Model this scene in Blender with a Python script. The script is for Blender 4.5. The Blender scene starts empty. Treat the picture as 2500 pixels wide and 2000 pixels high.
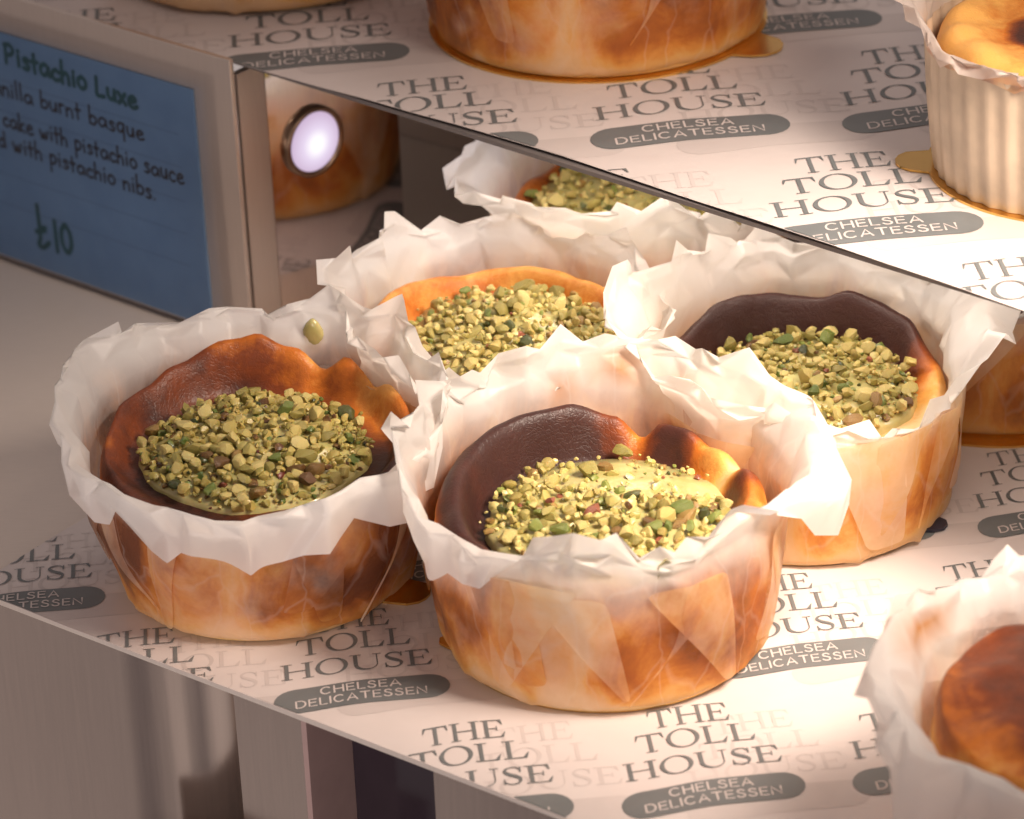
import bpy, bmesh, math, random
import numpy as np
from mathutils import Vector, Matrix, noise
from mathutils.geometry import tessellate_polygon

SC = bpy.context.scene
COL = SC.collection
R = math.radians
# ------------------------------------------------------------------ camera (1 unit = about 8 cm)
cam_d = bpy.data.cameras.new('camera')
cam = bpy.data.objects.new('camera', cam_d)
COL.objects.link(cam)
th, roll = 0.488815, -0.041029
fw = Vector((0, math.cos(th), -math.sin(th)))
rt = Vector((1, 0, 0)); up = rt.cross(fw)
cr = rt * math.cos(roll) + up * math.sin(roll)
cu = -rt * math.sin(roll) + up * math.cos(roll)
cam.matrix_world = Matrix(((cr.x, cu.x, -fw.x, 0.0), (cr.y, cu.y, -fw.y, -15.95874), (cr.z, cu.z, -fw.z, 8.48793), (0, 0, 0, 1)))
cam_d.sensor_width = 36.0
cam_d.lens = 8507.27 / 2500 * 36.0
cam_d.clip_end = 200
cam_d.clip_start = 0.1
cam_d.dof.use_dof = True
cam_d.dof.focus_distance = 16.4
cam_d.dof.aperture_fstop = 0.95
cam_d.dof.aperture_blades = 0
SC.camera = cam
# ------------------------------------------------------------------ world, lamps, exposure
w = bpy.data.worlds.new('World'); SC.world = w; w.use_nodes = True
bg = w.node_tree.nodes['Background']
wt = w.node_tree
wc = wt.nodes.new('ShaderNodeTexCoord'); wn_ = wt.nodes.new('ShaderNodeTexNoise'); wn_.inputs['Scale'].default_value = 4.2; wn_.inputs['Detail'].default_value = 3
wr = wt.nodes.new('ShaderNodeValToRGB')
wr.color_ramp.elements[0].position = .38; wr.color_ramp.elements[0].color = (0.22, 0.18, 0.19, 1)
wr.color_ramp.elements[1].position = .66; wr.color_ramp.elements[1].color = (1.22, 1.03, 0.95, 1)
wt.links.new(wc.outputs['Generated'], wn_.inputs['Vector']); wt.links.new(wn_.outputs[0], wr.inputs[0]); wt.links.new(wr.outputs[0], bg.inputs[0])
bg.inputs[1].default_value = 0.50

def area(name, loc, target, size, power, color, spread=180):
    l = bpy.data.lights.new(name, 'AREA'); l.energy = power; l.color = color; l.shape = 'DISK'; l.size = size
    l.spread = R(spread)
    o = bpy.data.objects.new(name, l); COL.objects.link(o); o.location = loc
    o.rotation_euler = (Vector(target) - Vector(loc)).to_track_quat('-Z', 'Y').to_euler()
    return o
area('case_lamp', (3.7, -4.4, 5.6), (0.95, -1.7, 0.4), 2.6, 120, (1.0, 0.83, 0.69), 52)
area('left_fill', (-3.2, -7.5, 0.3), (-1.4, -1.0, 0.2), 2.5, 43, (1.0, 0.89, 0.86), 100)  # added low fill from the left, brightens the fascia and price card
area('shelf_lamp', (0.6, 2.6, 6.5), (0.6, -0.4, 0.8), 1.6, 20, (1.0, 0.86, 0.76), 120)
for bx, by, pw in ((0.75, -0.62, 14), (1.56, -0.655, 24)):       # strip under the upper shelf, then an unseen fill strip added to brighten cakes
    st = area('shelf_strip_and_fill', (bx, by, 1.52), (bx, by, 0), 2.6, pw, (1.0, 0.84, 0.71), 160)
    st.data.shape = 'RECTANGLE'; st.data.size = 3.8; st.data.size_y = 0.08
    st.rotation_euler = (0, 0, math.atan2(-0.666, 0.746))
SC.view_settings.view_transform = 'Standard'
SC.view_settings.look = 'None'
SC.view_settings.exposure = 0.0
SC.view_settings.gamma = 1.0
SC.view_settings.use_curve_mapping = False
SC.cycles.max_bounces = 10
SC.cycles.transparent_max_bounces = 16
SC.cycles.use_denoising = True
SC.cycles.sample_clamp_indirect = 6.0

# ------------------------------------------------------------------ helpers
def link(name, me, mats, parent=None, smooth=True):
    o = bpy.data.objects.new(name, me); COL.objects.link(o)
    for m in (mats if isinstance(mats, (list, tuple)) else [mats]):
        me.materials.append(m)
    if smooth:
        me.polygons.foreach_set('use_smooth', [True] * len(me.polygons))
    if parent: o.parent = parent
    return o
def from_bm(name, bm, mats, parent=None, smooth=False):
    me = bpy.data.meshes.new(name); bm.to_mesh(me); bm.free()
    return link(name, me, mats, parent, smooth)
def tag(o, label=None, cat=None, group=None, kind=None):
    if label: o['label'] = label
    if cat: o['category'] = cat
    if group: o['group'] = group
    if kind: o['kind'] = kind
    return o
def empty(name, loc):
    o = bpy.data.objects.new(name, None); COL.objects.link(o); o.location = loc; o.empty_display_size = 0.1
    return o
def box(bm, o, ax, ay, az, mat=0):
    """box from corner o along three vectors"""
    o, ax, ay, az = map(Vector, (o, ax, ay, az))
    v = [bm.verts.new(o + ax * i + ay * j + az * k) for k in (0, 1) for j in (0, 1) for i in (0, 1)]
    fs = []
    for idx in ((0, 2, 3, 1), (4, 5, 7, 6), (0, 1, 5, 4), (2, 6, 7, 3), (0, 4, 6, 2), (1, 3, 7, 5)):
        f = bm.faces.new([v[i] for i in idx]); f.material_index = mat; fs.append(f)
    return fs
def bevel_all(bm, off, seg=2):
    bmesh.ops.recalc_face_normals(bm, faces=bm.faces)
    bmesh.ops.bevel(bm, geom=[e for e in bm.edges], offset=off, segments=seg, affect='EDGES', profile=0.6)
def smooth01(x):
    x = min(1.0, max(0.0, x)); return x * x * (3 - 2 * x)
def lerp(a, b, t): return a + (b - a) * t

# ------------------------------------------------------------------ materials
def mat(name):
    m = bpy.data.materials.new(name); m.use_nodes = True
    nt = m.node_tree
    return m, nt, nt.nodes['Principled BSDF'], nt.nodes['Material Output']
def N(nt, t, **kw):
    n = nt.nodes.new(t)
    for k, v in kw.items(): setattr(n, k, v)
    return n
def tex_noise(nt, scale, detail=4, rough=0.55, vec=None, dist=0.0):
    n = N(nt, 'ShaderNodeTexNoise')
    n.inputs['Scale'].default_value = scale; n.inputs['Detail'].default_value = detail
    n.inputs['Roughness'].default_value = rough; n.inputs['Distortion'].default_value = dist
    if vec is not None: nt.links.new(vec, n.inputs['Vector'])
    return n
def ramp(nt, fac, stops, interp='LINEAR'):
    r = N(nt, 'ShaderNodeValToRGB'); r.color_ramp.interpolation = interp
    e = r.color_ramp.elements
    e[0].position, e[0].color = stops[0][0], (*stops[0][1], 1)
    e[1].position, e[1].color = stops[-1][0], (*stops[-1][1], 1)
    for p, c in stops[1:-1]:
        x = e.new(p); x.color = (*c, 1)
    nt.links.new(fac, r.inputs[0]); return r
def mathn(nt, op, a, b=None, clamp=False):
    n = N(nt, 'ShaderNodeMath', operation=op, use_clamp=clamp)
    for i, x in enumerate((a, b)):
        if x is None: continue
        if isinstance(x, (int, float)): n.inputs[i].default_value = x
        else: nt.links.new(x, n.inputs[i])
    return n.outputs[0]
def bump(nt, height, strength, dist, bsdf, normal_in='Normal'):
    b = N(nt, 'ShaderNodeBump'); b.inputs['Strength'].default_value = strength; b.inputs['Distance'].default_value = dist
    nt.links.new(height, b.inputs['Height']); nt.links.new(b.outputs[0], bsdf.inputs[normal_in]); return b
def objco(nt, scale=(1, 1, 1)):
    tc = N(nt, 'ShaderNodeTexCoord'); mp = N(nt, 'ShaderNodeMapping'); mp.inputs['Scale'].default_value = scale
    nt.links.new(tc.outputs['Object'], mp.inputs[0]); return mp.outputs[0]

def simple(name, col, rough=0.5, metal=0.0, var=0.06, scale=6, spec=0.5, bumpv=0.0):
    m, nt, b, out = mat(name)
    n = tex_noise(nt, scale, 5, vec=objco(nt))
    r = ramp(nt, n.outputs[0], [(0.3, tuple(c * (1 - var) for c in col)), (0.7, tuple(min(1, c * (1 + var)) for c in col))])
    nt.links.new(r.outputs[0], b.inputs['Base Color'])
    b.inputs['Roughness'].default_value = rough; b.inputs['Metallic'].default_value = metal
    b.inputs['Specular IOR Level'].default_value = spec
    if bumpv: bump(nt, n.outputs[0], bumpv, 0.02, b)
    return m

def brushed(name, col, rough, stretch=(26, 26, 0.8), metal=0.72):
    m, nt, b, out = mat(name)
    n = tex_noise(nt, 4.0, 6, 0.6, objco(nt, stretch))
    r = ramp(nt, n.outputs[0], [(0.3, tuple(c * 0.93 for c in col)), (0.7, col)])
    nt.links.new(r.outputs[0], b.inputs['Base Color'])
    b.inputs['Metallic'].default_value = metal
    rr = N(nt, 'ShaderNodeMapRange'); rr.inputs[3].default_value = rough * 0.85; rr.inputs[4].default_value = rough * 1.15
    nt.links.new(n.outputs[0], rr.inputs[0]); nt.links.new(rr.outputs[0], b.inputs['Roughness'])
    return m
M_STEEL = brushed('brushed_steel', (0.66, 0.57, 0.51), 0.34)
M_FASCIA = brushed('fascia_steel', (0.62, 0.52, 0.46), 0.19, (14, 14, 0.5), metal=0.92)
M_DECK = brushed('satin_steel', (0.72, 0.63, 0.56), 0.36, (2, 30, 2), metal=0.3)
M_MIRROR = brushed('polished_steel', (0.78, 0.70, 0.64), 0.05, metal=1.0)
M_DARK = simple('dark_trim', (0.03, 0.026, 0.028), 0.5)
M_GOLD = simple('gold_card', (0.82, 0.50, 0.15), 0.26, 1.0, 0.04)
M_BLACKCARD = simple('black_card', (0.03, 0.03, 0.05), 0.4)

def make_sheet_paper():
    m, nt, b, out = mat('printed_sheet_paper')
    v = objco(nt)
    n = tex_noise(nt, 0.9, 5, 0.6, v)
    r = ramp(nt, n.outputs[0], [(0.3, (0.61, 0.545, 0.525)), (0.7, (0.67, 0.605, 0.585))])
    nt.links.new(r.outputs[0], b.inputs['Base Color'])
    b.inputs['Roughness'].default_value = 0.42; b.inputs['Specular IOR Level'].default_value = 0.45
    n2 = tex_noise(nt, 2.2, 3, 0.5, v); bump(nt, n2.outputs[0], 0.25, 0.06, b)
    return m
M_SHEET = make_sheet_paper()
M_INK = simple('grey_ink', (0.150, 0.162, 0.166), 0.5, var=0.12, scale=3)
M_PILLTXT = simple('reversed_lettering', (0.60, 0.54, 0.52), 0.5)
M_GHOST = simple('show_through_ink', (0.565, 0.505, 0.487), 0.45, var=0.05, scale=2)

def side_ramp(nt, fac, cream):
    return ramp(nt, fac, [(0.30, cream), (0.41, (0.88, 0.56, 0.17)), (0.50, (0.82, 0.39, 0.06)), (0.61, (0.58, 0.20, 0.022)), (0.78, (0.22, 0.06, 0.010))])
def make_wrap(name, white=(0.94, 0.925, 0.905), clear=0.38, bias=0.0, cream=(0.86, 0.64, 0.36)):
    """thin parchment: dry and white at the rim, soaked and stained caramel where it clings to the cake"""
    m, nt, b, out = mat(name)
    a = N(nt, 'ShaderNodeAttribute', attribute_name='wet')
    s = N(nt, 'ShaderNodeAttribute', attribute_name='stain')
    fo = N(nt, 'ShaderNodeAttribute', attribute_name='fold')
    sd = N(nt, 'ShaderNodeAttribute', attribute_name='low')
    v = objco(nt)
    n = tex_noise(nt, 3.4, 5, 0.6, v)
    n2 = tex_noise(nt, 26, 4, 0.6, v)
    n3 = tex_noise(nt, 2.7, 6, 0.62, objco(nt, (1, 1, 0.6)), 0.9)
    soak = mathn(nt, 'ADD', 1.0, mathn(nt, 'MULTIPLY', mathn(nt, 'SUBTRACT', n.outputs[0], 0.5), 1.1))
    soak = mathn(nt, 'ADD', soak, mathn(nt, 'MULTIPLY', fo.outputs['Fac'], 0.28))
    soak = mathn(nt, 'MULTIPLY', soak, a.outputs['Fac'], True)
    g = mathn(nt, 'ADD', mathn(nt, 'MULTIPLY', n3.outputs[0], sd.outputs['Fac']), bias)
    g = mathn(nt, 'ADD', g, mathn(nt, 'MULTIPLY', fo.outputs['Fac'], 0.17))
    g = mathn(nt, 'ADD', g, mathn(nt, 'MULTIPLY', mathn(nt, 'SUBTRACT', n2.outputs[0], 0.5), 0.10))
    sr = side_ramp(nt, g, cream)
    mx = N(nt, 'ShaderNodeMix', data_type='RGBA'); mx.inputs[6].default_value = (*white, 1)
    nt.links.new(mathn(nt, 'MULTIPLY', soak, 0.94), mx.inputs[0]); nt.links.new(sr.outputs[0], mx.inputs[7])
    mix = N(nt, 'ShaderNodeMix', data_type='RGBA'); mix.inputs[7].default_value = (0.66, 0.27, 0.05, 1)
    nt.links.new(mx.outputs[2], mix.inputs[6])
    nt.links.new(mathn(nt, 'MULTIPLY', s.outputs['Fac'], mathn(nt, 'ADD', n.outputs[0], 0.45), True), mix.inputs[0])
    nt.links.new(mix.outputs[2], b.inputs['Base Color'])
    b.inputs['Roughness'].default_value = 0.36; b.inputs['Specular IOR Level'].default_value = 0.5
    nd = tex_noise(nt, 5, 2, 0.5, v); mv = N(nt, 'ShaderNodeMix', data_type='RGBA'); mv.inputs[0].default_value = 0.10
    nt.links.new(v, mv.inputs[6]); nt.links.new(nd.outputs['Color'], mv.inputs[7])
    hh = mathn(nt, 'MULTIPLY', n2.outputs[0], 0.04)
    for sc_, wt in ((4.5, 1.0), (9.0, 0.5)):
        vo = N(nt, 'ShaderNodeTexVoronoi'); vo.inputs['Scale'].default_value = sc_; nt.links.new(mv.outputs[2], vo.inputs['Vector'])
        hh = mathn(nt, 'ADD', hh, mathn(nt, 'MULTIPLY', vo.outputs['Distance'], wt / sc_ * 5))
    dry = mathn(nt, 'SUBTRACT', 1.0, mathn(nt, 'MULTIPLY', a.outputs['Fac'], 0.6), True)
    bump(nt, mathn(nt, 'MULTIPLY', hh, dry), 0.14, 0.05, b)
    ve = N(nt, 'ShaderNodeTexVoronoi', feature='DISTANCE_TO_EDGE'); ve.inputs['Scale'].default_value = 4.0
    mpz = N(nt, 'ShaderNodeMapping'); mpz.inputs['Scale'].default_value = (1, 1, 0.22); nt.links.new(mv.outputs[2], mpz.inputs[0]); nt.links.new(mpz.outputs[0], ve.inputs['Vector'])
    ln = mathn(nt, 'SUBTRACT', 1.0, mathn(nt, 'MULTIPLY', ve.outputs['Distance'], 42.0), True)
    mcr = N(nt, 'ShaderNodeMix', data_type='RGBA'); mcr.inputs[7].default_value = (*white, 1)
    nt.links.new(mathn(nt, 'MULTIPLY', ln, mathn(nt, 'MULTIPLY', n.outputs[0], 0.42)), mcr.inputs[0]); nt.links.new(mix.outputs[2], mcr.inputs[6])
    mix = mcr
    nt.links.new(mix.outputs[2], b.inputs['Base Color'])
    tr = N(nt, 'ShaderNodeBsdfTranslucent'); nt.links.new(mix.outputs[2], tr.inputs[0])
    m1 = N(nt, 'ShaderNodeMixShader'); m1.inputs[0].default_value = 0.52
    nt.links.new(b.outputs[0], m1.inputs[1]); nt.links.new(tr.outputs[0], m1.inputs[2])
    tp = N(nt, 'ShaderNodeBsdfTransparent'); tp.inputs[0].default_value = (1.0, 0.94, 0.86, 1)
    m2 = N(nt, 'ShaderNodeMixShader')
    f = mathn(nt, 'MAXIMUM', mathn(nt, 'MULTIPLY', soak, clear, True), 0.06)
    nt.links.new(f, m2.inputs[0]); nt.links.new(m1.outputs[0], m2.inputs[1]); nt.links.new(tp.outputs[0], m2.inputs[2])
    nt.links.new(m2.outputs[0], out.inputs[0])
    return m
M_WRAP_DRY = make_wrap('dry_baking_parchment', (0.74, 0.66, 0.61), 0.15)

def make_cake(name, bias, cream=(0.83, 0.58, 0.29)):
    """bake colours: burn attribute on the crust, blotches down the side"""
    m, nt, b, out = mat(name)
    a = N(nt, 'ShaderNodeAttribute', attribute_name='burn')
    sd = N(nt, 'ShaderNodeAttribute', attribute_name='side')
    v = objco(nt)
    n1 = tex_noise(nt, 2.3, 5, 0.55, v, 0.4)
    n2 = tex_noise(nt, 16, 5, 0.65, v)
    vs = objco(nt, (1, 1, 0.6))
    n3 = tex_noise(nt, 2.7, 6, 0.62, vs, 0.9)
    f = mathn(nt, 'ADD', a.outputs['Fac'], mathn(nt, 'MULTIPLY', mathn(nt, 'SUBTRACT', n1.outputs[0], 0.5), 0.85))
    f = mathn(nt, 'ADD', f, mathn(nt, 'MULTIPLY', mathn(nt, 'SUBTRACT', n2.outputs[0], 0.5), 0.30), True)
    top = ramp(nt, f, [(0.0, cream), (0.22, (0.78, 0.40, 0.10)), (0.42, (0.52, 0.15, 0.018)), (0.62, (0.20, 0.045, 0.012)), (0.86, (0.062, 0.020, 0.014)), (1.0, (0.045, 0.017, 0.014))])
    g = mathn(nt, 'ADD', mathn(nt, 'MULTIPLY', n3.outputs[0], sd.outputs['Fac']), bias)
    side = side_ramp(nt, g, cream)
    geo = N(nt, 'ShaderNodeAttribute', attribute_name='istop')
    mx = N(nt, 'ShaderNodeMix', data_type='RGBA')
    nt.links.new(geo.outputs['Fac'], mx.inputs[0]); nt.links.new(side.outputs[0], mx.inputs[6]); nt.links.new(top.outputs[0], mx.inputs[7])
    nt.links.new(mx.outputs[2], b.inputs['Base Color'])
    b.inputs['Roughness'].default_value = 0.40
    b.inputs['Specular IOR Level'].default_value = 0.32
    b.inputs['Subsurface Weight'].default_value = 0.10
    b.inputs['Subsurface Radius'].default_value = (1.0, 0.5, 0.2); b.inputs['Subsurface Scale'].default_value = 0.05
    vo = N(nt, 'ShaderNodeTexVoronoi', feature='DISTANCE_TO_EDGE'); vo.inputs['Scale'].default_value = 44
    nv = tex_noise(nt, 9, 3, 0.5, v); mv = N(nt, 'ShaderNodeMix', data_type='RGBA'); mv.inputs[0].default_value = 0.12
    nt.links.new(v, mv.inputs[6]); nt.links.new(nv.outputs['Color'], mv.inputs[7]); nt.links.new(mv.outputs[2], vo.inputs['Vector'])
    cr_ = mathn(nt, 'MINIMUM', vo.outputs['Distance'], 0.12)
    hgt = mathn(nt, 'ADD', mathn(nt, 'MULTIPLY', cr_, 1.5), mathn(nt, 'MULTIPLY', n2.outputs[0], 0.8))
    bump(nt, hgt, 0.28, 0.018, b)
    return m

def make_sauce():
    m, nt, b, out = mat('pistachio_sauce')
    n = tex_noise(nt, 7, 4, 0.55, objco(nt))
    r = ramp(nt, n.outputs[0], [(0.3, (0.38, 0.33, 0.11)), (0.7, (0.56, 0.50, 0.23))])
    nt.links.new(r.outputs[0], b.inputs['Base Color'])
    b.inputs['Roughness'].default_value = 0.16; b.inputs['Specular IOR Level'].default_value = 0.6
    b.inputs['Subsurface Weight'].default_value = 0.15; b.inputs['Subsurface Scale'].default_value = 0.03
    bump(nt, n.outputs[0], 0.3, 0.03, b)
    return m
M_SAUCE = make_sauce()
def make_nut(name, c1, c2, rough=0.34):
    m, nt, b, out = mat(name)
    n = tex_noise(nt, 22, 4, 0.6, objco(nt))
    oi = N(nt, 'ShaderNodeObjectInfo')
    f = mathn(nt, 'ADD', n.outputs[0], mathn(nt, 'MULTIPLY', mathn(nt, 'SUBTRACT', oi.outputs['Random'], 0.5), 0.35))
    r = ramp(nt, f, [(0.35, c1), (0.68, c2)])
    nt.links.new(r.outputs[0], b.inputs['Base Color'])
    b.inputs['Roughness'].default_value = rough
    b.inputs['Subsurface Weight'].default_value = 0.12; b.inputs['Subsurface Scale'].default_value = 0.02
    bump(nt, n.outputs[0], 0.4, 0.02, b)
    return m
NUT_M = [make_nut('nut_pale', (0.38, 0.295, 0.075), (0.60, 0.50, 0.19)),
         make_nut('nut_olive', (0.24, 0.20, 0.048), (0.44, 0.37, 0.11)),
         make_nut('nut_green', (0.075, 0.115, 0.022), (0.22, 0.25, 0.055)),
         make_nut('nut_brown_skin', (0.085, 0.035, 0.014), (0.32, 0.20, 0.06)),
         make_nut('nut_red_skin', (0.10, 0.022, 0.020), (0.30, 0.10, 0.05)),
         make_nut('nut_dark_green', (0.022, 0.034, 0.012), (0.09, 0.10, 0.03), 0.3)]
NUT_P = [0.48, 0.33, 0.09, 0.06, 0.015, 0.025]

# ------------------------------------------------------------------ lettering
def rect(x0, y0, x1, y1): return [(x0, y0), (x1, y0), (x1, y1), (x0, y1)]
def crom(pts, per=6):
    out = []
    P = [pts[0]] + list(pts) + [pts[-1]]
    for i in range(1, len(P) - 2):
        p0, p1, p2, p3 = (np.array(P[i + k - 1], float) for k in range(4))
        for s in range(per):
            t = s / per
            out.append(tuple(0.5 * (2 * p1 + (p2 - p0) * t + (2 * p0 - 5 * p1 + 4 * p2 - p3) * t * t + (3 * p1 - p0 - 3 * p2 + p3) * t ** 3)))
    out.append(tuple(map(float, pts[-1])))
    return out
def ribbon(pts, width, caps=False):
    """pts centre line, width a number or a function of t -> quads (and round caps)"""
    polys = []; n = len(pts)
    L, Rr = [], []
    for i, p in enumerate(pts):
        a = np.array(pts[max(0, i - 1)]); b = np.array(pts[min(n - 1, i + 1)])
        d = b - a; d = d / (np.linalg.norm(d) + 1e-9); nn = np.array([-d[1], d[0]])
        wd = width(i / (n - 1)) if callable(width) else width
        L.append(np.array(p) + nn * wd / 2); Rr.append(np.array(p) - nn * wd / 2)
    for i in range(n - 1):
        polys.append([tuple(Rr[i]), tuple(Rr[i + 1]), tuple(L[i + 1]), tuple(L[i])])
    if caps:
        for p, i in ((pts[0], 0), (pts[-1], n - 1)):
            wd = (width(i / (n - 1)) if callable(width) else width) / 2
            polys.append([(p[0] + wd * math.cos(k * math.pi / 5), p[1] + wd * math.sin(k * math.pi / 5)) for k in range(10)])
    return polys
def ring_poly(cx, cy, rx, ry, ix, iy, n=32):
    P = []
    for k in range(n):
        a, b = 2 * math.pi * k / n, 2 * math.pi * (k + 1) / n
        P.append([(cx + rx * math.cos(a), cy + ry * math.sin(a)), (cx + rx * math.cos(b), cy + ry * math.sin(b)),
                  (cx + ix * math.cos(b), cy + iy * math.sin(b)), (cx + ix * math.cos(a), cy + iy * math.sin(a))])
    return P
SERIF = {
    'T': (0.98, [rect(.04, .945, .94, 1), [(.04, 1), (.0, .70), (.03, .70), (.12, .945)], [(.94, 1), (.86, .945), (.95, .70), (.98, .70)], rect(.42, .03, .56, .95), rect(.29, 0, .69, .035)]),
    'H': (1.14, [rect(.13, .03, .27, .97), rect(.87, .03, 1.01, .97), rect(0, 0, .40, .035), rect(.74, 0, 1.14, .035), rect(0, .965, .40, 1), rect(.74, .965, 1.14, 1), rect(.27, .485, .87, .53)]),
    'E': (0.90, [rect(.13, .03, .27, .97), rect(0, 0, .82, .045), rect(0, .955, .78, 1), [(.82, 0), (.90, .30), (.87, .30), (.70, .045)], [(.78, 1), (.66, .955), (.80, .72), (.83, .72)], rect(.27, .49, .60, .53), rect(.575, .38, .61, .64)]),
    'L': (0.86, [rect(.13, .03, .27, .97), rect(0, 0, .78, .045), rect(0, .965, .42, 1), [(.78, 0), (.86, .32), (.83, .32), (.64, .045)]]),
    'O': (1.14, ring_poly(.57, .5, .57, .53, .42, .485)),
    'U': (1.10, [rect(.13, .36, .27, .97), rect(0, .965, .40, 1), rect(.80, .965, 1.10, 1), rect(.93, .36, .97, .97)] +
          ribbon([(.20 + .375 * (1 - math.cos(t)), .36 - .345 * math.sin(t)) for t in [k * math.pi / 14 for k in range(15)]], lambda t: lerp(.14, .04, smooth01(t * 1.5)))),
    'S': (0.72, ribbon(crom([(.64, .80), (.52, .95), (.34, .975), (.16, .88), (.13, .73), (.28, .58), (.46, .47), (.60, .33), (.57, .13), (.38, .025), (.18, .06), (.07, .22)], 4), lambda t: .045 + .115 * math.exp(-((t - .5) / .22) ** 2)) + [[(.615, .98), (.60, .70), (.66, .70), (.66, .98)], [(.05, .02), (.11, .02), (.09, .32), (.05, .32)]]),
}
def arc(cx, cy, rx, ry, a0, a1, n=14):
    return [(cx + rx * math.cos(R(a0 + (a1 - a0) * k / n)), cy + ry * math.sin(R(a0 + (a1 - a0) * k / n))) for k in range(n + 1)]
SANS = {
    'C': (.86, [arc(.46, .5, .46, .5, 48, 312)]), 'H': (.80, [[(0, 0), (0, 1)], [(.8, 0), (.8, 1)], [(0, .52), (.8, .52)]]),
    'E': (.64, [[(.64, 0), (0, 0), (0, 1), (.62, 1)], [(0, .52), (.56, .52)]]), 'L': (.58, [[(0, 1), (0, 0), (.58, 0)]]),
    'S': (.66, [crom([(.61, .84), (.46, .97), (.24, .98), (.08, .84), (.10, .66), (.30, .55), (.50, .46), (.63, .30), (.56, .08), (.34, 0), (.12, .05), (.0, .18)], 4)]),
    'A': (.88, [[(0, 0), (.44, 1), (.88, 0)], [(.15, .30), (.73, .30)]]), 'D': (.84, [[(0, 0), (0, 1), (.34, 1)] + arc(.34, .5, .50, .5, 90, -90)[1:] + [(0, 0)]]),
    'I': (.02, [[(.01, 0), (.01, 1)]]), 'T': (.80, [[(0, 1), (.8, 1)], [(.4, 1), (.4, 0)]]), 'N': (.82, [[(0, 0), (0, 1), (.82, 0), (.82, 1)]]),
}
def serif_word(word, x0, x1, y, cap):
    adv = 0; parts = []
    for i, ch in enumerate(word):
        wd, P = SERIF[ch]
        parts += [[(px + adv, py) for px, py in poly] for poly in P]
        adv += wd + 0.07
    adv -= 0.07; s = (x1 - x0) / adv
    return [[(x0 + px * s, y + py * cap) for px, py in poly] for poly in parts]
def sans_word(word, x0, x1, y, cap, wd):
    strokes = []; adv = 0
    for ch in word:
        cw, S = SANS[ch]
        strokes += [[(px + adv, py) for px, py in st] for st in S]
        adv += cw + 0.34
    adv -= 0.34; s = (x1 - x0) / adv; out = []
    for st in strokes:
        out += ribbon([(x0 + px * s, y + py * cap) for px, py in st], wd, True)
    return out
def pill_poly(L, hh, n=10):
    top = [(hh + (L - 2 * hh) * k / 24, hh) for k in range(25)]
    right = arc(L - hh, 0, hh, hh, 90, -90, n)[1:]
    bot = [(p[0], -hh) for p in reversed(top)]
    left = arc(hh, 0, hh, hh, 270, 90, n)[1:-1]
    # strips so that the pill can bend
    quads = []
    xs = sorted(set([round(p[0], 5) for p in top + right + left]))
    def half(x):
        if x < hh: return math.sqrt(max(0, hh * hh - (hh - x) ** 2))
        if x > L - hh: return math.sqrt(max(0, hh * hh - (x - L + hh) ** 2))
        return hh
    xs = [0] + [x for x in xs if 0 < x < L] + [L]
    for a, b in zip(xs[:-1], xs[1:]):
        ha, hb = half(a), half(b)
        q = [(a, -ha), (b, -hb), (b, hb), (a, ha)]
        if ha == 0: q = [(a, 0), (b, -hb), (b, hb)]
        if hb == 0: q = [(a, -ha), (b, 0), (a, ha)]
        quads.append(q)
    return quads
def logo_layers():
    ink = serif_word('THE', .20, .565, .56, .142) + serif_word('TOLL', .122, .652, .382, .14) + serif_word('HOUSE', .043, .737, .188, .132)
    pill = pill_poly(.80, .099)
    white = sans_word('CHELSEA', .216, .577, .022, .056, .0085) + sans_word('DELICATESSEN', .10, .69, -.062, .056, .0085)
    return ink, pill, white
INK, PILL, WHITE = logo_layers()

def place_polys(bm, polys, fn, mat_i, z0, dz):
    for k, poly in enumerate(polys):
        z = z0 + (k % 7) * dz
        vs = [bm.verts.new(fn(p[0], p[1], z)) for p in poly]
        try:
            f = bm.faces.new(vs); f.material_index = mat_i
        except ValueError:
            pass

# ------------------------------------------------------------------ the two shelves and their printed sheets
D1 = Vector((0.797, -0.604, 0)); N1 = Vector((0.604, 0.797, 0))      # lower shelf: along its edge, inward
D2 = Vector((0.746, -0.666, 0)); N2 = Vector((0.666, 0.746, 0))      # upper shelf
ZU = 1.6
def und1(x, y):
    return 0.015 * noise.noise(Vector((x * 0.9, y * 0.9, 3.1))) + 0.004 * noise.noise(Vector((x * 2.6, y * 2.6, 7.7)))
def und2(x, y):
    return 0.012 * noise.noise(Vector((x * 0.8, y * 0.8, 13.1))) + 0.004 * noise.noise(Vector((x * 2.3, y * 2.3, 17.7)))

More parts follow.
